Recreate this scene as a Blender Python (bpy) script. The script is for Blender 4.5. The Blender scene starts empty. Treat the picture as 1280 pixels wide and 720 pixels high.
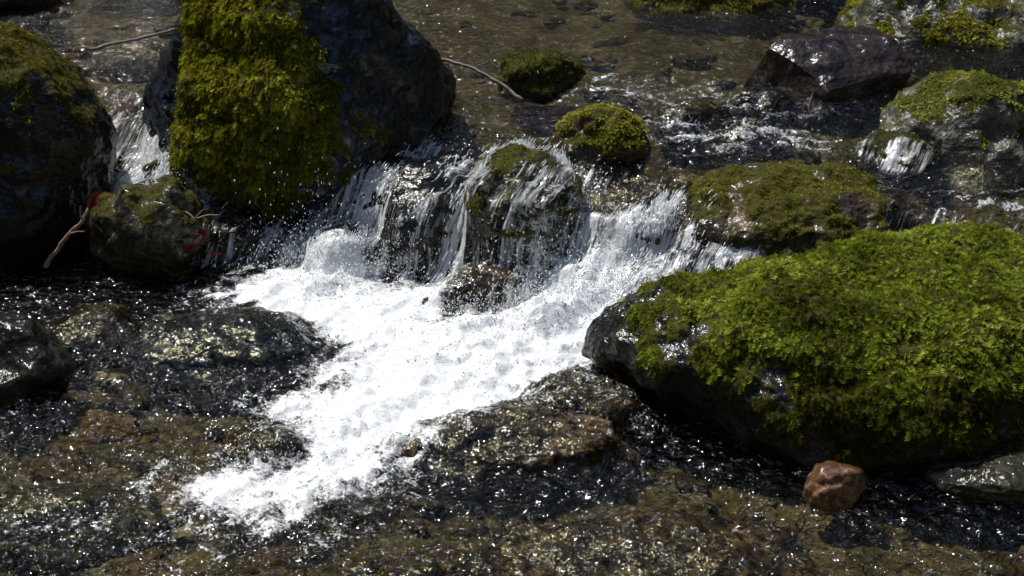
import bpy, bmesh, math
import numpy as np
from mathutils import Vector
from mathutils.bvhtree import BVHTree
rng = np.random.default_rng(7)
scene = bpy.context.scene

# ------------------------------------------------------------------ noise
_perm = np.random.default_rng(3).permutation(256); _perm = np.concatenate([_perm, _perm, _perm])
_g = np.random.default_rng(5).normal(size=(256, 3)); _g /= np.linalg.norm(_g, axis=1)[:, None]
def perlin(P):
    P = np.asarray(P, float); i = np.floor(P).astype(int); f = P - i; i &= 255
    u = f*f*f*(f*(f*6-15)+10); out = 0
    for dx in (0, 1):
        for dy in (0, 1):
            for dz in (0, 1):
                h = _perm[_perm[_perm[(i[:, 0]+dx) & 255]+((i[:, 1]+dy) & 255)]+((i[:, 2]+dz) & 255)]
                d = (_g[h]*(f-np.array([dx, dy, dz]))).sum(1)
                w = (u[:, 0] if dx else 1-u[:, 0])*(u[:, 1] if dy else 1-u[:, 1])*(u[:, 2] if dz else 1-u[:, 2])
                out = out + w*d
    return out*1.6
def fbm(P, o=4, gain=.5):
    s = 0; a = 1
    for k in range(o):
        s = s + a*perlin(P*(2.03**k)+17.3*k); a *= gain
    return s
def n2(x, y, sx, sy, seed=0, o=3):
    return fbm(np.stack([x*sx, y*sy, np.full_like(x, seed*3.7+.5)], 1), o)
def ss(a, b, x):
    t = np.clip((x-a)/(b-a), 0, 1); return t*t*(3-2*t)
def gs(x, y, cx, cy, sx, sy): return np.exp(-(((x-cx)/sx)**2+((y-cy)/sy)**2))

# ------------------------------------------------------------------ mesh helpers
def mesh_np(name, V, F, attrs=None, smooth=True):
    me = bpy.data.meshes.new(name); V = np.asarray(V, np.float32); F = np.asarray(F, np.int32); k = F.shape[1]
    me.vertices.add(len(V)); me.vertices.foreach_set('co', V.ravel())
    me.loops.add(F.size); me.loops.foreach_set('vertex_index', F.ravel())
    me.polygons.add(len(F)); me.polygons.foreach_set('loop_start', np.arange(0, F.size, k, dtype=np.int32))
    try: me.polygons.foreach_set('loop_total', np.full(len(F), k, np.int32))
    except Exception: pass
    me.polygons.foreach_set('use_smooth', np.full(len(F), smooth, bool))
    me.update(calc_edges=True)
    for n, a in (attrs or {}).items():
        a = np.asarray(a, np.float32)
        if a.ndim == 1:
            at = me.attributes.new(n, 'FLOAT', 'POINT'); at.data.foreach_set('value', a)
        else:
            at = me.attributes.new(n, 'FLOAT_VECTOR', 'POINT'); at.data.foreach_set('vector', a.ravel())
    return me
def add_obj(name, me, mat=None, loc=(0, 0, 0), parent=None):
    ob = bpy.data.objects.new(name, me); scene.collection.objects.link(ob)
    if mat: me.materials.append(mat)
    ob.location = loc
    if parent: ob.parent = parent
    return ob
_ico = {}
def ico(s):
    if s not in _ico:
        bm = bmesh.new(); bmesh.ops.create_icosphere(bm, subdivisions=s, radius=1)
        V = np.array([v.co[:] for v in bm.verts]); F = np.array([[v.index for v in f.verts] for f in bm.faces]); bm.free()
        V /= np.linalg.norm(V, axis=1)[:, None]; _ico[s] = (V, F)
    return _ico[s]
def vnormals(V, F):
    fn = np.cross(V[F[:, 1]]-V[F[:, 0]], V[F[:, 2]]-V[F[:, 0]]); N = np.zeros_like(V)
    for k in range(3): np.add.at(N, F[:, k], fn)
    return N/(np.linalg.norm(N, axis=1)[:, None]+1e-12)

# ------------------------------------------------------------------ materials
class NT:
    def __init__(s, name):
        s.m = bpy.data.materials.new(name); s.m.use_nodes = True; s.t = s.m.node_tree; s.t.nodes.clear()
        s.out = s.t.nodes.new('ShaderNodeOutputMaterial')
    def n(s, typ, ins=None, **kw):
        nd = s.t.nodes.new(typ)
        for k, v in kw.items(): setattr(nd, k, v)
        for k, v in (ins or {}).items():
            if isinstance(v, bpy.types.NodeSocket): s.t.links.new(v, nd.inputs[k])
            else: nd.inputs[k].default_value = v
        return nd
    def math(s, op, a, b=0., c=False):
        nd = s.n('ShaderNodeMath', {0: a, 1: b}, operation=op); nd.use_clamp = c; return nd.outputs[0]
    def wsum(s, *pairs):
        o = None
        for v, k in pairs:
            m = s.math('MULTIPLY', v, k); o = m if o is None else s.math('ADD', o, m)
        return o
    def attr(s, name, vec=False):
        a = s.n('ShaderNodeAttribute', attribute_name=name); return a.outputs['Vector'] if vec else a.outputs['Fac']
    def noise(s, vec, scale, detail=4, rough=.55, dist=0.):
        return s.n('ShaderNodeTexNoise', {'Vector': vec, 'Scale': scale, 'Detail': detail, 'Roughness': rough, 'Distortion': dist}).outputs['Fac']
    def ramp(s, fac, pts):
        r = s.n('ShaderNodeValToRGB', {0: fac}); e = r.color_ramp.elements
        while len(e) < len(pts): e.new(.5)
        for k, (p, c) in enumerate(pts):
            e[k].position = p; e[k].color = (*c, 1) if len(c) == 3 else c
        return r.outputs[0]
    def mapr(s, v, a, b, c=0., d=1.):
        return s.n('ShaderNodeMapRange', {0: v, 1: a, 2: b, 3: c, 4: d}, interpolation_type='SMOOTHSTEP').outputs[0]
    def mixc(s, f, a, b, mode='MIX'):
        nd = s.n('ShaderNodeMix', data_type='RGBA', blend_type=mode)
        for k, v in ((0, f), (6, a), (7, b)):
            if isinstance(v, bpy.types.NodeSocket): s.t.links.new(v, nd.inputs[k])
            else: nd.inputs[k].default_value = v if k == 0 else (*v, 1)
        return nd.outputs[2]
    def vmul(s, v, sc):
        return s.n('ShaderNodeVectorMath', {0: v, 1: sc}, operation='MULTIPLY').outputs[0]
    def bump(s, h, st=1., dist=1.):
        return s.n('ShaderNodeBump', {'Height': h, 'Strength': st, 'Distance': dist}).outputs[0]
    def fin(s, sh):
        s.t.links.new(sh, s.out.inputs[0]); return s.m

def rock_mat(name, dark, mid, light, rough=.13, bs=1.):
    t = NT(name); co = t.n('ShaderNodeTexCoord').outputs['Object']
    n1 = t.noise(co, 9, 3, .6, .4); nf = t.noise(co, 60, 3, .6)
    c = t.ramp(n1, [(.36, dark), (.52, mid), (.70, light)])
    c = t.mixc(t.mapr(nf, .42, .62), c, dark)
    ms = t.attr('moss')
    mc = t.ramp(nf, [(.3, (.016, .015, .004)), (.5, (.042, .042, .008)), (.7, (.075, .06, .014))])
    mm = t.mapr(t.math('ADD', ms, t.math('MULTIPLY', t.math('SUBTRACT', nf, .5), .9)), .10, .35)
    c = t.mixc(mm, c, mc)
    b = t.bump(t.wsum((n1, .022*bs), (nf, .0065*bs)))
    ro = t.math('ADD', t.mapr(nf, .35, .65, rough*.6, rough*1.7), t.math('MULTIPLY', mm, .6), True)
    p = t.n('ShaderNodeBsdfPrincipled', {'Base Color': c, 'Roughness': ro, 'Normal': b, 'IOR': 1.42, 'Specular IOR Level': t.math('SUBTRACT', .65, t.math('MULTIPLY', mm, .57))})
    return t.fin(p.outputs[0])
M_blue = rock_mat('wet_slate_rock', (.006, .008, .013), (.015, .021, .034), (.04, .05, .068), .15, .6)
M_dark = rock_mat('wet_dark_rock', (.006, .006, .005), (.016, .015, .012), (.040, .036, .028), .16, .9)
M_brown = rock_mat('wet_brown_rock', (.016, .011, .005), (.065, .043, .020), (.16, .11, .058), .12)
M_olive = rock_mat('wet_olive_rock', (.018, .017, .010), (.055, .051, .030), (.16, .145, .10), .12)
M_glare = rock_mat('wet_glare_rock', (.05, .048, .036), (.13, .125, .10), (.26, .25, .21), .20, 1.2)  # grey rock with its bright wet glare painted in as pale colour
M_plum = rock_mat('wet_plum_rock', (.012, .008, .007), (.030, .020, .017), (.058, .042, .035), .2, .6)
t = NT('amber_stone'); co = t.n('ShaderNodeTexCoord').outputs['Object']; nf = t.noise(co, 40, 4, .6, .5)
c = t.ramp(nf, [(.3, (.05, .024, .010)), (.5, (.15, .07, .032)), (.7, (.42, .27, .16))])
M_red = t.fin(t.n('ShaderNodeBsdfPrincipled', {'Base Color': c, 'Roughness': .12, 'Normal': t.bump(t.wsum((nf, .006))), 'Transmission Weight': .3, 'Coat Weight': .8, 'Coat Roughness': .06}).outputs[0])

def moss_mat(name, c0, c1, c2, c3, tl=.4):
    t = NT(name); ti = t.attr('tint')
    c = t.ramp(ti, [(0, c0), (.38, c1), (.68, c2), (1, c3)])
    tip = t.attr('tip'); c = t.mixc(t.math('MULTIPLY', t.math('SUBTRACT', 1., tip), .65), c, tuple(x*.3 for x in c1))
    d = t.n('ShaderNodeBsdfDiffuse', {'Color': c})
    if not tl: return t.fin(d.outputs[0])
    tr = t.n('ShaderNodeBsdfTranslucent', {'Color': c})
    return t.fin(t.n('ShaderNodeMixShader', {0: tl, 1: d.outputs[0], 2: tr.outputs[0]}).outputs[0])
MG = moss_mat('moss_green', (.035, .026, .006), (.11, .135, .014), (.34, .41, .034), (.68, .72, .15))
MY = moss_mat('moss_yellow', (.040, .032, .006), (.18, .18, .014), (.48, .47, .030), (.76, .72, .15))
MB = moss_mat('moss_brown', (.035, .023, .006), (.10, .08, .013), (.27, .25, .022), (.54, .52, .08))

# ------------------------------------------------------------------ moss sprigs
def sprigs(o, n, length, tint, droop, seed, K=5):
    r = np.random.default_rng(seed); N = len(o)
    down = np.array([0, 0, -1.])-n*(-n[:, 2:3]); down /= (np.linalg.norm(down, axis=1)[:, None]+1e-3)
    g = n*(.45+.3*r.random((N, 1)))+down*droop[:, None]+r.normal(size=(N, 3))*.38
    g /= np.linalg.norm(g, axis=1)[:, None]
    s = np.cross(g, n+r.normal(size=(N, 3))*.5); s /= (np.linalg.norm(s, axis=1)[:, None]+1e-6)
    nn = np.cross(s, g)
    L = length*(.45+r.random(N)); V = np.zeros((N, K*2*3, 3)); TI = np.zeros((N, K*2*3)); TP = np.zeros((N, K*2*3))
    def P(t): return o+g*(L*t)[:, None]+np.array([0, 0, -1.])*(L*t*t*.35)[:, None]
    c = 0
    for k in range(K):
        t0 = .12+.8*k/K; p0 = P(t0); p1 = P(t0+.12)
        for sg in (-1, 1):
            w = L*(.34-.25*abs(t0-.35))*(.7+.6*r.random(N))
            tip = p0+s*(sg*w)[:, None]+g*(w*.75)[:, None]+nn*(w*r.normal(size=N)*.35)[:, None]
            V[:, c] = p0; V[:, c+1] = p1; V[:, c+2] = tip
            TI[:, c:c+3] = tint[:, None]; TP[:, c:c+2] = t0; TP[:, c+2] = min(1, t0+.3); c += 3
    F = np.arange(N*K*2*3).reshape(-1, 3)
    return V.reshape(-1, 3), F, TI.ravel(), TP.ravel()

def grow_moss(ob, V, F, vm, mat, dens, length, seed, base_tint=.5, droop=.5, tf=None):
    r = np.random.default_rng(seed)
    a, b, c = V[F[:, 0]], V[F[:, 1]], V[F[:, 2]]; cr = np.cross(b-a, c-a); ar = np.linalg.norm(cr, axis=1)/2
    fm = np.clip(vm[F].mean(1), 0, 1)
    ctr = (a+b+c)/3; gaps = ss(-.55, -.08, fbm(ctr*15+seed*2, 4))
    lam = ar*dens*np.where(fm > .10, fm, 0)*(.20+.80*gaps); cnt = r.poisson(lam)
    idx = np.repeat(np.arange(len(F)), cnt)
    if len(idx) == 0: return
    u = r.random(len(idx)); v = r.random(len(idx)); sw = u+v > 1; u[sw] = 1-u[sw]; v[sw] = 1-v[sw]
    o = a[idx]+(b-a)[idx]*u[:, None]+(c-a)[idx]*v[:, None]; n = cr[idx]/(2*ar[idx][:, None])
    cl = fbm(o*50+seed, 3); cl2 = fbm(o*6+seed+9, 4)
    ln = length*(1+.35*cl)*(.55+.45*fm[idx])
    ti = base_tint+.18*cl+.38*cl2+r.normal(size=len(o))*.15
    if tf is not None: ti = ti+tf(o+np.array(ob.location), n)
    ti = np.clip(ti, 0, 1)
    o = o-n*.002+n*(np.clip(cl, 0, 1)*length*.3)[:, None]
    VV, FF, TI, TP = sprigs(o, n, ln, ti, droop*(1.2-n[:, 2]), seed)
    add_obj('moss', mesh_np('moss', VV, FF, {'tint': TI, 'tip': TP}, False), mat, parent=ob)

# ------------------------------------------------------------------ rocks
ROCKV = {}
def rock(name, key, c, r, seed, mat, sub=6, cuts=9, depth=(.72, .95), lump=.16, fine=.035, rot=0, planes=(),
         moss=None, mmat=None, dens=40000, mlen=.013, tint=.5, droop=.5, cushion=.009, tf=None):
    V, F = ico(sub); V = V.copy(); q = np.random.default_rng(seed)
    pl = [(np.array(n_, float), d_) for n_, d_ in planes]
    for _ in range(cuts):
        n = q.normal(size=3); n[2] = n[2]*.7; pl.append((n, q.uniform(*depth)))
    for n, d in pl:
        n = n/np.linalg.norm(n); e = V@n-d; V -= np.where(e > 0, e*.85, 0)[:, None]*n
    D = V/np.linalg.norm(V, axis=1)[:, None]
    V *= (1+lump*perlin(D*1.4+seed*1.7)+lump*.5*perlin(D*3+seed))[:, None]
    V = V*np.array(r)
    cz, sz = math.cos(rot), math.sin(rot); V = V@np.array([[cz, sz, 0], [-sz, cz, 0], [0, 0, 1]])
    N = vnormals(V, F); m = min(min(r), .2)
    f1 = fbm(V/m*2.2+seed, 5); rid = 1-np.abs(fbm(V/m*1.6+seed+5, 3))
    V = V+N*((f1*fine*1.1+(rid-.7)*fine)*m)[:, None]
    N = vnormals(V, F); W = V+np.array(c); mo = np.zeros(len(V))
    if moss:
        nz = fbm(W*9+seed, 4); nz2 = fbm(W*30+seed, 2)
        mo = np.clip(moss(W, N, nz+.35*nz2), 0, 1)
        V = V+N*(mo*cushion*(.7+1.0*np.clip(fbm(W*20+seed, 3), -1, 1)))[:, None]
    ob = add_obj(name, mesh_np(name, V, F, {'moss': mo}), mat, c); ROCKV[key] = (V+np.array(c), F)
    if moss: grow_moss(ob, V, F, mo, mmat, dens, mlen, seed, tint, droop, tf)
    return ob
def mTop(a, b): return lambda p, n, z: ss(a, b, n[:, 2]+.45*z)
def mA(p, n, z):
    edge = -.43-.34*(p[:, 2]-.22)
    return ss(-.07, .07, edge-p[:, 0]+.13*z)*ss(.07, .24, p[:, 2]+.10*z)*ss(-.6, .0, n[:, 2]+.3*z)*ss(-1.06, -.95, p[:, 0]-.12*(p[:, 2]-.3)+.04*z)
rock('mossy_boulder', 'A', (-.67, 1.12, .36), (.485, .42, .50), 11, M_blue, 7, 9, (.8, .97), .10, .07, .1, [((.75, -.6, .25), .80), ((-.9, -.3, .2), .80), ((.8, .1, .6), .8)], moss=mA, mmat=MY, dens=60000, mlen=.0145, tint=.47, droop=1.0, tf=lambda p, n: -.3*ss(.30, .10, p[:, 2])-.18*ss(-.62, -.45, p[:, 0]))  # tint function paints shade into the moss, low down and to the right
rock('mossy_boulder', 'B', (-1.64, .92, .22), (.47, .42, .37), 23, M_dark, 7, 8, (.8, .97), .1, .06, moss=lambda p, n, z: ss(.35, .85, n[:, 2]+.45*z)*ss(.22, .42, p[:, 2]+.05*z)*.9, mmat=MB, dens=40000, mlen=.012, tint=.45, droop=.6)
rock('mossy_boulder', 'B2', (-2.05, 2.35, .38), (.26, .2, .18), 31, M_dark, 6, 7, moss=mTop(.2, .6), mmat=MB, dens=22000, mlen=.015)
rock('mossy_rock', 'B3', (-1.55, 2.75, .36), (.3, .2, .08), 33, M_dark, 6, 7, moss=mTop(.3, .8), mmat=MB, dens=15000, mlen=.015)
rock('mossy_rock', 'C', (-1.05, .62, .09), (.175, .15, .165), 45, M_olive, 6, 9, (.7, .92), .12, .06, moss=lambda p, n, z: ss(.5, 1.1, n[:, 2]+.5*z)*.6, mmat=MB, dens=32000, mlen=.008, tint=.4)
rock('mossy_rock', 'D', (.075, 1.36, .34), (.15, .12, .08), 52, M_dark, 6, 6, moss=mTop(.1, .6), mmat=MG, dens=34000, mlen=.010, tint=.12)
rock('mossy_rock', 'E', (.03, .64, .16), (.19, .22, .165), 67, M_olive, 6, 6, (.8, .97), moss=lambda p, n, z: ss(.0, .45, .10+n[:, 2]*.4+.7*z)*ss(.10, .20, p[:, 2]), mmat=MY, dens=36000, mlen=.008, tint=.40)
rock('mossy_rock', 'F', (.275, .86, .27), (.155, .12, .12), 73, M_brown, 6, 8, (.75, .95), .14, moss=lambda p, n, z: ss(.1, .6, n[:, 2]+.4*z+.1)*ss(.29, .32, p[:, 2]), mmat=MY, dens=66000, mlen=.009, tint=.74)
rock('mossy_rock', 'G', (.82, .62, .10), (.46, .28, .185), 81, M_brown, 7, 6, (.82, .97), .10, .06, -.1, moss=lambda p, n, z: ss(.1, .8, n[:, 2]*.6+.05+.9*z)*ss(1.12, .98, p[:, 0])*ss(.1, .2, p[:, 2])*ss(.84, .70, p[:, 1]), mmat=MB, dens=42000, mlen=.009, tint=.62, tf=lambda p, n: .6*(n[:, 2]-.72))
def mH(p, n, z):
    return ss(-.06, .06, (p[:, 2]-.105-.10*ss(.75, .35, p[:, 0])+.12*z))*ss(-.8, -.25, n[:, 2]+.2*z)*ss(.24, .38, p[:, 0]+.07*z)*(1-.7*ss(.08, .22, p[:, 1]+.10*z)*ss(.55, .7, p[:, 0]))
rock('mossy_boulder', 'H', (.95, -.10, .05), (.73, .42, .285), 97, M_dark, 7, 7, (.84, .98), .09, .07, 0, [((0, 0, 1), .88), ((-.6, 0, .8), .96)], moss=mH, mmat=MG, dens=64000, mlen=.0160, tint=.54, droop=1.2, cushion=.016, tf=lambda p, n: -.45*ss(.235, .11, p[:, 2])-.28*ss(.08, .24, p[:, 1]))  # tint function paints shade on the low front; moss at the back is browner
rock('wet_boulder', 'I', (1.10, 1.46, .31), (.31, .24, .20), 104, M_plum, 7, 14, (.6, .85), .08, .03, .3)
rock('mossy_boulder', 'J', (1.66, 2.02, .30), (.42, .32, .32), 113, M_glare, 7, 9, moss=lambda p, n, z: ss(.55, .95, n[:, 2]+.6*z)*ss(1.95, 1.5, p[:, 0]), mmat=MY, dens=38000, mlen=.014, tint=.7)
rock('mossy_boulder', 'K', (1.46, 1.02, .21), (.32, .28, .22), 127, M_glare, 7, 10, (.75, .95), moss=lambda p, n, z: ss(.55, .95, n[:, 2]+.4*z)*ss(.28, .36, p[:, 2]+.05*z)*.9, mmat=MG, dens=46000, mlen=.012, tint=.80)
rock('mossy_rock', 'L', (.78, 2.40, .34), (.32, .2, .12), 131, M_brown, 6, 7, moss=mTop(.1, .6), mmat=MB, dens=22000, mlen=.013, tint=.7)
rock('wet_rock', 'L2', (1.15, 2.6, .34), (.22, .16, .10), 139, M_blue, 6, 7)
rock('wet_rock', 'EL', (-.30, .76, .07), (.28, .23, .20), 141, M_dark, 6, 8)
rock('wet_rock', 'EL2', (-.47, .60, .0), (.14, .12, .12), 143, M_dark, 6, 8)
rock('wet_rock', 'ER', (.36, .62, .07), (.22, .20, .18), 151, M_brown, 6, 8)
rock('wet_rock', 'ER2', (.22, .45, .0), (.13, .12, .12), 153, M_brown, 6, 8)
rock('mossy_rock', 'G2', (1.14, .84, .2), (.14, .12, .11), 155, M_brown, 6, 8, moss=mTop(.3, .8), mmat=MB, dens=30000, mlen=.01, tint=.6)
rock('wet_rock', 'R1', (.56, 1.12, .255), (.12, .09, .07), 157, M_brown, 6, 9)
rock('wet_rock', 'R2', (.80, 1.22, .265), (.13, .09, .07), 159, M_dark, 6, 9)
rock('wet_rock', 'R4', (.72, .98, .23), (.15, .08, .07), 162, M_brown, 6, 9)
rock('wet_rock', 'Q', (-.09, .36, -.01), (.145, .11, .12), 163, M_brown, 6, 9, (.7, .9))
rock('wet_rock', 'CC', (-.86, .74, .02), (.13, .12, .11), 164, M_dark, 6, 9, (.7, .9))
rock('wet_rock', 'N1', (-1.26, -.05, .02), (.17, .15, .12), 171, M_dark, 6, 8)
rock('wet_rock', 'N2', (-.74, .10, -.03), (.27, .18, .085), 181, M_blue, 6, 8)
rock('wet_rock', 'N3', (-1.12, .22, -.05), (.15, .12, .08), 183, M_brown, 6, 8)
rock('wet_rock', 'O', (.0, -.38, -.03), (.29, .16, .095), 193, M_brown, 6, 9, (.7, .92), .16, .08)
rock('wet_rock', 'O1', (.18, -.22, -.03), (.17, .12, .09), 197, M_brown, 6, 9, (.7, .92), .16, .08)
rock('wet_rock', 'O3', (-.57, -.42, -.03), (.11, .09, .065), 199, M_brown, 6, 9)
rock('wet_rock', 'O4', (.28, -.78, -.075), (.36, .18, .085), 203, M_brown, 6, 9, (.7, .92), .16, .08)
rock('wet_rock', 'O5', (-.15, -.86, -.075), (.27, .13, .075), 211, M_brown, 6, 9, (.7, .92), .16, .08)
rock('wet_rock', 'N5', (-1.0, -.62, -.075), (.24, .14, .08), 217, M_olive, 6, 9)
rock('amber_stone', 'P', (.685, -.62, .015), (.078, .06, .062), 225, M_red, 5, 9, (.62, .8), .12, .06, .3)
rock('wet_rock', 'S', (1.10, -.56, .01), (.20, .09, .05), 227, M_olive, 6, 8)
rock('wet_rock', 'T', (-1.35, 1.75, .27), (.14, .12, .08), 229, M_olive, 6, 8)

# ------------------------------------------------------------------ levels
XI = [-2.5, -1.4, -1.2, -1.0, -.6, -.3, 0, .25, .6, 1.0, 1.5, 2.5]
LIP = [1.35, 1.35, 1.28, 1.2, 1.1, .98, .86, .80, .80, .80, .75, .7]
FOOT = [.85, .85, .85, .72, .6, .50, .38, .24, .20, .12, -.05, -.3]
def level(x, y):
    wob = .10*n2(x, y, 4, 2.5, 60, 2)
    lip = np.interp(x, XI, LIP)+wob; ft = np.interp(x, XI, FOOT)+.05*n2(x, y, 5, 3, 61, 2)
    t = np.clip((y-ft)/(lip-ft), 0, 1); s = 1-(1-t)**1.6
    s = s+.08*np.sin(t*6.283*2+3*n2(x, y, 3, .5, 62, 1))*t*(1-t)*3
    return .265*s+.085*ss(.75, 1.7, y)+.01*np.maximum(y-2.2, 0)+.02*np.minimum(y+1.2, 0)
def bank(x, y):
    ax = np.maximum(np.abs(x-.1)-2.9, 0); h = .62*ax
    h = h+.5*np.maximum(y-9, 0)+.45*np.maximum(-y-9, 0)
    return np.minimum(h, 16)
def axis(a, b, d, far, k):
    core = np.arange(a, b, d); s = d*np.cumsum(1.12**np.arange(1, k)); s = s[s < far]
    return np.concatenate([a-s[::-1], core, core[-1]+s])
def grid(xs, ys):
    X, Y = np.meshgrid(xs, ys); nx, ny = len(xs), len(ys); i = np.arange(nx*ny).reshape(ny, nx)
    F = np.stack([i[:-1, :-1], i[:-1, 1:], i[1:, 1:], i[1:, :-1]], -1).reshape(-1, 4)
    return X.ravel(), Y.ravel(), F

# ground sheet
x, y, F = grid(axis(-2.4, 2.4, .02, 70, 80), axis(-1.4, 3.2, .02, 70, 80))
gz = level(x, y)-.11+.03*n2(x, y, 2.2, 2.2, 1, 4)+.016*n2(x, y, 9, 9, 2, 4)
gz += .05*gs(x, y, .1, -.85, .6, .35)
far = ss(3, 6, np.hypot(x, y)); gz += bank(x, y)*(1+.25*n2(x, y, .3, .3, 4, 3))+far*.25*n2(x, y, .6, .6, 5, 4)*ss(2.6, 4, np.abs(x))
t = NT('stream_bed_ground'); co = t.n('ShaderNodeTexCoord').outputs['Object']
n1 = t.noise(co, 4, 3, .6, .5); nf = t.noise(co, 30, 4, .7)
c = t.ramp(n1, [(.3, (.018, .017, .009)), (.5, (.070, .061, .033)), (.7, (.16, .135, .078))])
c = t.mixc(.55, c, t.ramp(nf, [(.3, (.013, .012, .007)), (.5, (.068, .053, .029)), (.72, (.22, .17, .10))]))
sx = t.n('ShaderNodeSeparateXYZ', {0: co})
c = t.mixc(t.mapr(sx.outputs[2], .6, 1.6), c, t.ramp(nf, [(.3, (.012, .018, .005)), (.7, (.05, .06, .018))]))
M_bed = t.fin(t.n('ShaderNodeBsdfDiffuse', {'Color': c, 'Normal': t.bump(t.wsum((nf, .02)))}).outputs[0])
add_obj('ground', mesh_np('ground', np.stack([x, y, gz], 1), F), M_bed)

# flat irregular bed stones (one object)
t = NT('bed_stone'); co = t.n('ShaderNodeTexCoord').outputs['Object']; pt = t.attr('tint')
c = t.ramp(pt, [(0, (.020, .017, .012)), (.35, (.065, .048, .026)), (.6, (.13, .08, .04)), (.8, (.11, .10, .07)), (1, (.22, .185, .12))])
nn = t.noise(co, 40, 3, .65); c = t.mixc(t.mapr(nn, .4, .65, 0, .7), c, (.02, .017, .009))
M_peb = t.fin(t.n('ShaderNodeBsdfDiffuse', {'Color': c, 'Normal': t.bump(t.wsum((nn, .01)))}).outputs[0])
NP = 750; Vi, Fi = ico(4); PV = []; PF = []; PT = []
px = rng.uniform(-2.1, 2.1, NP); py = np.where(rng.random(NP) < .78, rng.uniform(-1.4, .4, NP), rng.uniform(.8, 3.2, NP)); pr = .022+.07*rng.random(NP)**2
lv = level(px, py)
for k in range(NP):
    q = Vi.copy()
    for _ in range(7):
        n = rng.normal(size=3); n /= np.linalg.norm(n); e = q@n-rng.uniform(.45, .85); q -= np.where(e > 0, e*.9, 0)[:, None]*n
    q = q*(1+.3*perlin(Vi*1.5+k*1.3))[:, None]*np.array([1, rng.uniform(.5, 1), rng.uniform(.25, .5)])*pr[k]*1.25
    a = rng.uniform(0, 6.28); ca, sa = math.cos(a), math.sin(a); q = q@np.array([[ca, sa, 0], [-sa, ca, 0], [0, 0, 1]])
    PV.append(q+np.array([px[k], py[k], lv[k]-.098]))
    PF.append(Fi+k*len(Vi)); PT.append(np.full(len(Vi), rng.random()))
add_obj('river_bed_stones', mesh_np('river_bed_stones', np.concatenate(PV), np.concatenate(PF), {'tint': np.concatenate(PT)}), M_peb)

# ------------------------------------------------------------------ water surface
xs = axis(-1.9, 2.0, .0068, 2.2, 60); ys = axis(-1.1, 2.5, .0068, 9, 60)
x, y, F = grid(xs, ys); nx, ny = len(xs), len(ys); L = level(x, y)
FILM = ['E', 'EL', 'EL2', 'ER', 'ER2', 'Q', 'G', 'G2', 'N2', 'N3', 'O', 'O1', 'O3', 'O4', 'O5', 'N5', 'CC', 'R1', 'R2', 'R4']
Vs = []; Fs = []; o = 0; near = np.zeros(len(x), bool)
for k in FILM:
    V_, F_ = ROCKV[k]; Vs.append(V_); Fs.append(F_+o); o += len(V_); lo, hi = V_[:, :2].min(0), V_[:, :2].max(0)
    near |= (x > lo[0]) & (x < hi[0]) & (y > lo[1]) & (y < hi[1])
tree = BVHTree.FromPolygons(np.concatenate(Vs).tolist(), np.concatenate(Fs).tolist()); H = np.full(len(x), -9.)
dn = Vector((0, 0, -1))
for i in np.nonzero(near)[0]:
    h = tree.ray_cast(Vector((x[i], y[i], 3)), dn)[0]
    if h: H[i] = h.z
K = .6
lane = n2(x-K*y, y, 7, 1.6, 8, 3); film = .007+.007*lane
allow = np.ones(len(x))
allow *= 1-ss(.45, .55, x)*ss(1.08, 1.0, x)*ss(.80, .68, y)
allow *= 1-gs(x, y, -.09, .34, .11, .08)*1.3*(n2(x, y, 18, 18, 13, 2) > -.2)
allow *= 1-gs(x, y, .03, .62, .10, .15)*(lane > .0)*1.3
allow *= 1-gs(x, y, -.26, .64, .10, .12)*(n2(x-K*y, y, 12, 4, 14, 3) > .05)*1.3
allow *= np.where((y < 0), ss(-.7, -.3, n2(x, y, 7, 7, 12, 3)), 1)
FH = np.where(allow > .35, H+film, H-.012)
Wz = np.maximum(L, FH)
def blur(A, n):
    A = A.reshape(ny, nx)
    for _ in range(n):
        A = np.pad(A, 1, mode='edge'); A = (A[:-2]+A[2:]+2*A[1:-1])/4
        A = (A[:, :-2]+A[:, 2:]+2*A[:, 1:-1])/4
    return A.ravel()
Ws = blur(Wz, 4)
Wz = np.where(H > -1, np.maximum(Ws, np.where(allow > .35, H+.003, -9)), Ws)
G = Wz.reshape(ny, nx); Gs = blur(Wz, 10).reshape(ny, nx)
gy, gx = np.gradient(Gs, ys, xs); slope = np.hypot(gx, gy).ravel()
inner = ss(-1.45, -1.25, x)*ss(1.9, 1.7, x)
fall = blur(ss(.22, .8, slope)*inner*ss(.10, .32, y)*ss(1.5, 1.3, y)*(1-ss(-.95, -1.1, x)*ss(.6, .5, y))*(1-.85*ss(.15, .3, x)*ss(.80, .88, y))*(1-.7*ss(1.15, 1.25, x)), 4)
strength = np.clip(.42+.90*gs(x, y, .34, .45, .22, .30)+.5*gs(x, y, -.42, .62, .14, .2)+1.0*gs(x, y, -1.12, 1.05, .16, .25)+.6*gs(x, y, 1.14, .68, .10, .12)+1.0*n2(x-K*y, y, 8, 1.2, 51, 3)-.3*gs(x, y, -.05, .5, .10, .12), 0, 1.4)
fallw = fall*strength
poly = np.array([(-.68, .62), (-.80, .50), (-.84, .39), (-.56, .22), (-.47, .05), (-.46, -.10), (-.62, -.22), (-.54, -.33), (-.46, -.46), (-.76, -.53), (-.68, -.72), (-.42, -.74),
                 (-.33, -.58), (-.16, -.36), (.02, -.20), (.14, -.06), (.28, .06), (.40, .33), (.32, .46), (.10, .42), (.0, .26), (-.18, .26), (-.22, .45), (-.45, .56)])
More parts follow.
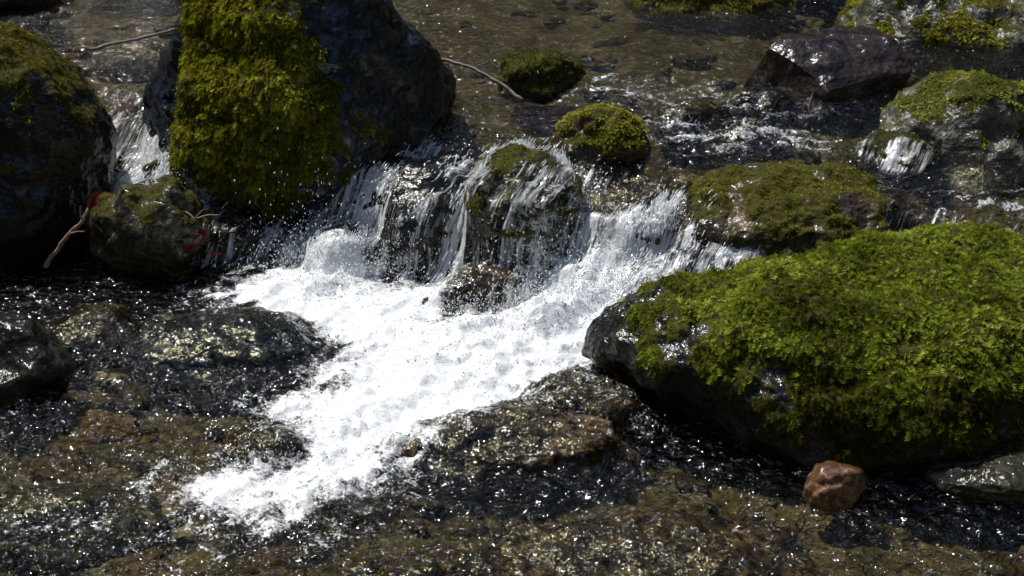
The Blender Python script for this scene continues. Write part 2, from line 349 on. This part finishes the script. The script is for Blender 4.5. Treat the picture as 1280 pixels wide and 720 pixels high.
def sdf(px, py, P):
    d = np.full(len(px), 9.); ins = np.zeros(len(px), bool)
    for i in range(len(P)):
        a = P[i]; b = P[(i+1) % len(P)]; e = b-a
        tt = np.clip(((px-a[0])*e[0]+(py-a[1])*e[1])/(e@e), 0, 1)
        d = np.minimum(d, np.hypot(px-a[0]-tt*e[0], py-a[1]-tt*e[1]))
        c1 = (a[1] > py) != (b[1] > py)
        with np.errstate(divide='ignore', invalid='ignore'):
            ins ^= c1 & (px < (b[0]-a[0])*(py-a[1])/(b[1]-a[1]+1e-12)+a[0])
    return np.where(ins, d, -d)
wx = x+.05*n2(x, y, 6, 6, 70, 3); wy = y+.05*n2(x, y, 6, 6, 71, 3)
sd = sdf(wx, wy, poly)
ua, va = .8*x-.6*y, .6*x+.8*y        # across / along the main current
core = ss(-.11, .12, sd+.05*n2(ua, va, 22, 7, 20, 3))
foam = core*(1.02-.16*ss(-.1, -.4, y)*ss(.1, .5, .5+n2(ua, va, 16, 5, 22, 3)))
thin = ss(-.24, .0, sd+.10*n2(ua, va, 12, 5, 21, 3))*.60*ss(-1.3, -.9, x)
thin = np.maximum(thin, .55*gs(x, y, -.95, -.72, .25, .10)+.55*gs(x, y, .30, -.22, .18, .22)+.40*gs(x, y, -.3, -.75, .3, .12))
rap = gs(x, y, .62, 1.08, .32, .28)+.8*gs(x, y, .28, 1.32, .2, .16)+.9*gs(x, y, 1.38, .50, .25, .20)+.6*gs(x, y, .95, .90, .25, .08)
lc = gs(x, y, -1.0, .90, .10, .11)+.8*gs(x, y, -1.12, 1.12, .06, .14)
foam = np.maximum(foam, np.clip(lc, 0, 1)*.85)
foam = np.maximum(foam, .60*np.clip(rap, 0, 1)*ss(-.05, .5, n2(x+.9*y, y-.3*x, 5, 15, 24, 4)))
thin = np.maximum(thin, .56*np.clip(rap, 0, 1)*(.75+.8*n2(x+.6*y, y, 5, 12, 23, 3)))  # rapids: thin foam, raised to paint in glints too
rl = n2(ua+.05*n2(x, y, 5, 5, 80, 2), va, 11, 20, 30, 4); r2 = 1-1.8*np.abs(n2(ua, va, 16, 27, 34, 2)); ripU = n2(x, y, 6, 17, 31, 4); chop = n2(x, y, 34, 34, 33, 2)
low = ss(.5, .1, y)
amp = low*(.012*rl+.006*r2)+(1-low)*(.006*ripU+.0025*n2(x, y, 14, 34, 32, 2))+.0016*chop
amp += foam*(.013*n2(ua, va, 12, 6, 35, 4)+.0025*n2(x, y, 45, 45, 36, 2))
amp += np.clip(rap, 0, 1)*(.015*(1-1.8*np.abs(n2(x+.5*y, y, 9, 13, 37, 3))))
bulge = .085*gs(x, y, .16, .22, .16, .12)+.05*gs(x, y, -.10, .16, .2, .10)+.05*gs(x, y, -.52, .46, .12, .10)+.03*gs(x, y, .0, .0, .2, .08)+.05*gs(x, y, -.98, .86, .07, .06)
amp += bulge*np.clip(core+lc, 0, 1)*(.75+.45*n2(ua, va, 12, 8, 38, 3))+fall*(.008*n2(x-K*y, y, 24, 3, 40, 3)+.003*n2(x-K*y, y, 80, 10, 41, 2))
Wz = Wz+amp
fl_ = np.stack([x-K*y, y*.9+Wz, Wz*0], 1)

def water_bump(t, co, extra=()):
    rp = t.noise(t.vmul(co, (1, 1.6, 1)), 28, 2, .6, .8); rp2 = t.noise(co, 85, 1, .6)
    return t.bump(t.wsum((rp, .016), (rp2, .0024), *extra))
def clear_water(t, b):
    fr = t.n('ShaderNodeFresnel', {'IOR': 1.33, 'Normal': b}).outputs[0]
    tr = t.n('ShaderNodeBsdfTransparent', {'Color': (.77, .76, .61, 1)})
    gl = t.n('ShaderNodeBsdfGlossy', {'Color': (1, 1, 1, 1), 'Roughness': .055, 'Normal': b})
    return t.n('ShaderNodeMixShader', {0: t.math('ADD', fr, .008, True), 1: tr.outputs[0], 2: gl.outputs[0]}).outputs[0]
t = NT('stream_water'); co = t.n('ShaderNodeTexCoord').outputs['Object']; M_calm = t.fin(clear_water(t, water_bump(t, co)))
t = NT('white_water'); co = t.n('ShaderNodeTexCoord').outputs['Object']
fo = t.attr('foam'); th = t.attr('thin'); fa = t.attr('fall'); fw = t.attr('fallw'); fl = t.attr('flow', True)
nb = t.noise(co, 26, 3, .7, .8); nb2 = t.noise(co, 150, 1, .6)
st = t.noise(t.vmul(fl, (55, 3.6, 1)), 1., 2, .65, .6); st2 = t.noise(t.vmul(fl, (210, 20, 1)), 1., 1, .6)
s_ = t.wsum((st, .68), (st2, .32))
ffall = t.math('MULTIPLY', t.mapr(t.math('ADD', s_, t.math('MULTIPLY', fw, .20)), .53, .78), t.mapr(fa, .04, .35))
mixn = t.wsum((nb, .65), (nb2, .35))
ffoam = t.mapr(t.math('ADD', t.math('MULTIPLY', t.math('SUBTRACT', mixn, .5), 2.0), fo), .30, .86)
spk = t.mapr(t.math('ADD', t.math('MULTIPLY', t.math('SUBTRACT', mixn, .5), 3.2), th), .58, 1.05)  # white specks: thin foam plus painted surface glints
fac = t.math('MAXIMUM', t.math('MAXIMUM', t.math('MULTIPLY', ffall, .86), ffoam), t.math('MULTIPLY', spk, .6))
wat = clear_water(t, water_bump(t, co, ((t.math('MULTIPLY', st, fa), .012),)))
fb = t.bump(t.wsum((nb, .006), (nb2, .0011)))
fd = t.n('ShaderNodeBsdfDiffuse', {'Color': (.88, .90, .93, 1), 'Normal': fb}); ft_ = t.n('ShaderNodeBsdfTranslucent', {'Color': (.88, .90, .93, 1)}); fg_ = t.n('ShaderNodeBsdfGlossy', {'Roughness': .2, 'Normal': fb})
fm1 = t.n('ShaderNodeMixShader', {0: .2, 1: fd.outputs[0], 2: ft_.outputs[0]}); fm2 = t.n('ShaderNodeMixShader', {0: .06, 1: fm1.outputs[0], 2: fg_.outputs[0]})
M_white = t.fin(t.n('ShaderNodeMixShader', {0: fac, 1: wat, 2: fm2.outputs[0]}).outputs[0])
wm = mesh_np('stream_water', np.stack([x, y, Wz], 1), F, {'foam': foam, 'thin': thin, 'fall': fall, 'fallw': fallw, 'flow': fl_})
wm.materials.append(M_calm); wm.materials.append(M_white)
act = ((foam > .02) | (thin > .08) | (fall > .03))[F].any(1)
wm.polygons.foreach_set('material_index', act.astype(np.int32))
add_obj('stream_water', wm)

# ------------------------------------------------------------------ spray: droplets and streaks
Wg = Wz.reshape(ny, nx)
def samp(A, qx, qy):
    i = np.clip(np.searchsorted(xs, qx)-1, 0, nx-2); j = np.clip(np.searchsorted(ys, qy)-1, 0, ny-2)
    return A[j, i]
P = []; D = []; S = []
wgt = fallw**1.3*(x < .60)+.4*lc
wgt = wgt*np.clip(.3+1.3*n2(x-K*y, y, 14, 1.5, 50, 3), .02, 2)*((x > -1.22) & (x < 1.1) & (y > .25) & (y < 1.4)); wgt /= wgt.sum()
ids = rng.choice(len(x), 9500, p=wgt)
qx = x[ids]+rng.normal(size=len(ids))*.006; qy = y[ids]+rng.normal(size=len(ids))*.006
dgx = samp(gx, qx, qy); dgy = samp(gy, qx, qy); off = rng.exponential(.008, len(ids))
dv = np.stack([-dgx*.3-.46, -dgy*.4-.48, -np.hypot(dgx, dgy)*.75], 1)+rng.normal(size=(len(ids), 3))*.11; dv /= np.linalg.norm(dv, axis=1)[:, None]
P.append(np.stack([qx, qy, samp(Wg, qx, qy)+off], 1)); D.append(dv)
w = .0005+.0011*rng.random(len(ids))**2; S.append(np.stack([w, w*(3+11*rng.random(len(ids)))], 1))
def burst(cx, cy, cz, sx_, sy_, n, vz, spread, ux=-.15, uy=-.25):
    qx = cx+rng.normal(size=n)*sx_; qy = cy+rng.normal(size=n)*sy_
    v0 = np.stack([rng.normal(size=n)*spread+ux, rng.normal(size=n)*spread+uy, np.abs(rng.normal(size=n))*vz+.2], 1)
    tt = rng.random(n)*(2*v0[:, 2]/9.8); p = np.stack([qx, qy, np.full(n, cz)], 1)+v0*tt[:, None]; p[:, 2] -= 4.9*tt**2
    v = v0.copy(); v[:, 2] -= 9.8*tt; sp = np.linalg.norm(v, axis=1)
    w = .0005+.0017*rng.random(n)**3
    P.append(p); D.append(v/sp[:, None]); S.append(np.stack([w, w+sp*.0022*(.5+rng.random(n))], 1))
burst(.22, .28, .06, .10, .07, 3400, 1.0, .32)
burst(-.05, .22, .04, .14, .06, 1400, .85, .3)
burst(-.40, .52, .04, .08, .05, 1300, .95, .25)
burst(-.55, .52, .05, .08, .06, 1200, 1.0, .2)
burst(-1.0, .90, .12, .04, .05, 900, .9, .15)
burst(-.2, .80, .22, .10, .06, 250, .6, .2)
burst(.30, .60, .2, .10, .08, 500, .6, .2)
burst(-.05, -.02, .03, .2, .12, 700, .4, .2)
burst(-.5, -.45, .01, .14, .10, 300, .3, .15)
P = np.concatenate(P); D = np.concatenate(D); S = np.concatenate(S)
keep = P[:, 2] > samp(Wg, P[:, 0], P[:, 1])-.003; P, D, S = P[keep], D[keep], S[keep]
Vi, Fi = ico(1); N = len(P)
a = np.cross(D, rng.normal(size=(N, 3))); a /= np.linalg.norm(a, axis=1)[:, None]; b_ = np.cross(D, a)
VV = P[:, None]+(Vi[None, :, 0:1]*a[:, None]+Vi[None, :, 1:2]*b_[:, None])*S[:, None, 0:1]+Vi[None, :, 2:3]*D[:, None]*S[:, None, 1:2]
FF = (Fi[None]+(np.arange(N)*len(Vi))[:, None, None]).reshape(-1, 3)
t = NT('water_spray')
d = t.n('ShaderNodeBsdfDiffuse', {'Color': (.85, .88, .9, 1)}); g = t.n('ShaderNodeBsdfGlossy', {'Roughness': .15})
tl = t.n('ShaderNodeBsdfTranslucent', {'Color': (.9, .93, .95, 1)})
m1 = t.n('ShaderNodeMixShader', {0: .45, 1: d.outputs[0], 2: tl.outputs[0]})
M_spray = t.fin(t.n('ShaderNodeMixShader', {0: .15, 1: m1.outputs[0], 2: g.outputs[0]}).outputs[0])
add_obj('water_spray', mesh_np('water_spray', VV.reshape(-1, 3), FF), M_spray)

# ------------------------------------------------------------------ twigs and leaves
def simple(name, col, ro=.6, tl=0):
    t = NT(name); co = t.n('ShaderNodeTexCoord').outputs['Object']; nn = t.noise(co, 60, 4)
    c = t.mixc(t.mapr(nn, .3, .7), tuple(k*.5 for k in col), col)
    p = t.n('ShaderNodeBsdfPrincipled', {'Base Color': c, 'Roughness': ro, 'Normal': t.bump(nn, .4, .003)})
    if tl:
        q = t.n('ShaderNodeBsdfTranslucent', {'Color': c}); return t.fin(t.n('ShaderNodeMixShader', {0: tl, 1: p.outputs[0], 2: q.outputs[0]}).outputs[0])
    return t.fin(p.outputs[0])
M_tw = simple('twig_bark', (.34, .21, .16)); M_twd = simple('dark_twig_bark', (.09, .06, .045)); M_leafr = simple('red_leaf', (.18, .02, .015), .3, .3); M_leafo = simple('orange_leaf', (.45, .14, .03), .4, .3)
def tube(name, paths, mat):
    V = []; F = []; o = 0
    for pts, r0, r1 in paths:
        pts = np.array(pts, float); n = 24; tt = np.linspace(0, len(pts)-1, n); q = np.stack([np.interp(tt, range(len(pts)), pts[:, k]) for k in range(3)], 1)
        q += .006*np.stack([perlin(q*25+k*9) for k in range(3)], 1)
        T = np.gradient(q, axis=0); T /= np.linalg.norm(T, axis=1)[:, None]; A = np.cross(T, [.3, .2, 1]); A /= np.linalg.norm(A, axis=1)[:, None]; B = np.cross(T, A)
        for i in range(n):
            r = (r0+(r1-r0)*i/(n-1))*(1+.15*math.sin(i*2.1))
            for k in range(8): V.append(q[i]+r*(A[i]*math.cos(k*math.pi/4)+B[i]*math.sin(k*math.pi/4)))
        for i in range(n-1):
            for k in range(8): F.append([o+i*8+k, o+i*8+(k+1) % 8, o+(i+1)*8+(k+1) % 8, o+(i+1)*8+k])
        o += n*8
    return add_obj(name, mesh_np(name, V, F), mat)
tube('twig', [([(-1.33, .50, .04), (-1.27, .50, .12), (-1.21, .50, .18), (-1.17, .52, .24)], .007, .004), ([(-1.25, .50, .14), (-1.22, .48, .16), (-1.20, .49, .155)], .003, .0015), ([(-1.21, .50, .18), (-1.20, .49, .23)], .003, .0015)], M_tw)
tube('twig', [([(-.23, 1.35, .41), (-.12, 1.26, .40), (-.02, 1.18, .365), (.03, 1.12, .34)], .005, .007), ([(-.12, 1.26, .40), (-.06, 1.28, .43)], .003, .0015)], M_twd)
tube('twig', [([(-1.48, 1.66, .355), (-1.33, 1.73, .37), (-1.2, 1.80, .39)], .006, .004)], M_twd)
tube('twig', [([(-.95, .57, .19), (-.90, .55, .17), (-.84, .56, .18)], .003, .0015), ([(-.90, .55, .17), (-.87, .54, .205)], .002, .001)], M_tw)
tube('twig', [([(.93, 1.08, .32), (.94, 1.07, .40)], .004, .003)], M_tw)
def leaf(name, loc, L, W, rot, mat):
    V = []; F = []; n = 9
    for i in range(n):
        s = i/(n-1); w = W*math.sin(math.pi*min(1, s*.96+.03))**.8*(1+.12*math.sin(i*2.4))
        for j in (-1, -.5, 0, .5, 1): V.append((L*(s-.5), w*j, .25*W*abs(j)+.2*L*math.sin(s*3)*.5))
    for i in range(n-1):
        for j in range(4): F.append([i*5+j, i*5+j+1, (i+1)*5+j+1, (i+1)*5+j])
    ob = add_obj(name, mesh_np(name, V, F), mat, loc); ob.rotation_euler = rot
leaf('red_leaf', (-.88, .52, .13), .06, .016, (.9, .6, 1.2), M_leafr)
leaf('red_leaf', (-.91, .50, .10), .05, .014, (1.2, -.5, .3), M_leafr)
leaf('red_leaf', (-.84, .49, .08), .06, .015, (.5, .4, 2.2), M_leafr)
leaf('red_leaf', (-1.17, .51, .24), .055, .014, (.9, -.9, .6), M_leafr)
leaf('orange_leaf', (1.27, -.06, .345), .06, .016, (.2, .1, .3), M_leafo)

# ------------------------------------------------------------------ forest on the banks
r = np.random.default_rng(90); V = []; F = []; T = []; o = 0
tV = []; tF = []; to = 0
for k in range(40):
    a = k/40*6.283+r.normal()*.05; R = r.uniform(9, 15); cx, cy = R*math.cos(a), R*math.sin(a); base = float(bank(np.array([cx]), np.array([cy]))[0])
    h = r.uniform(4.5, 7)-.25*base
    for i in range(7):
        s = i/6; rad = .16*(1-s*.8)
        for j in range(8): tV.append((cx+.15*math.sin(s*3+k)+rad*math.cos(j*.785), cy+rad*math.sin(j*.785), base-.4+s*h))
    for i in range(6):
        for j in range(8): tF.append([to+i*8+j, to+i*8+(j+1) % 8, to+(i+1)*8+(j+1) % 8, to+(i+1)*8+j])
    to += 56
    for cl in range(14):
        s = r.random(); cc = np.array([cx, cy, base+h*(.15+.85*s)])+r.normal(size=3)*np.array([1.2, 1.2, .4])*(1.1-s*.6)
        n = 70; p = cc+r.normal(size=(n, 3))*np.array([.6, .6, .4]); e1 = r.normal(size=(n, 3))*.18; e2 = r.normal(size=(n, 3))*.18
        V.append(np.stack([p, p+e1, p+e1+e2, p+e2], 1).reshape(-1, 3)); F.append(np.arange(n*4).reshape(-1, 4)+o); o += n*4; T.append(np.full(n*4, r.random()))
M_fol = moss_mat('tree_foliage', (.02, .03, .008), (.04, .06, .012), (.07, .10, .02), (.12, .12, .03), 0)
trees = add_obj('forest_trees', mesh_np('forest_trunks', np.array(tV), tF), M_twd)
Vt = np.concatenate(V); add_obj('foliage', mesh_np('foliage', Vt, np.concatenate(F), {'tint': np.concatenate(T), 'tip': np.ones(len(Vt))}, False), M_fol, parent=trees)

# ------------------------------------------------------------------ light, sky, camera
el = math.radians(61); az = math.atan2(-.52, .46)
sv = Vector((math.sin(az)*math.cos(el), math.cos(az)*math.cos(el), math.sin(el)))
sl = bpy.data.lights.new('sun', 'SUN'); sl.energy = 5; sl.angle = math.radians(.5); sl.color = (1, .97, .90)
so = bpy.data.objects.new('sun', sl); scene.collection.objects.link(so); so.rotation_euler = sv.to_track_quat('Z', 'Y').to_euler(); so.location = sv*20
w = bpy.data.worlds.new('World'); scene.world = w; w.use_nodes = True; nt = w.node_tree
sky = nt.nodes.new('ShaderNodeTexSky'); sky.sky_type = 'NISHITA'; sky.sun_disc = False; sky.sun_elevation = el; sky.sun_rotation = az
nt.links.new(sky.outputs[0], nt.nodes['Background'].inputs[0]); nt.nodes['Background'].inputs[1].default_value = .115
cam = bpy.data.cameras.new('camera'); co_ = bpy.data.objects.new('camera', cam); scene.collection.objects.link(co_)
co_.location = (0, -3.2, 1.7); co_.rotation_euler = (math.radians(65), 0, 0); cam.lens = 50; cam.sensor_width = 36; cam.clip_end = 500
scene.camera = co_
scene.view_settings.view_transform = 'Standard'; scene.view_settings.look = 'None'; scene.view_settings.exposure = 0
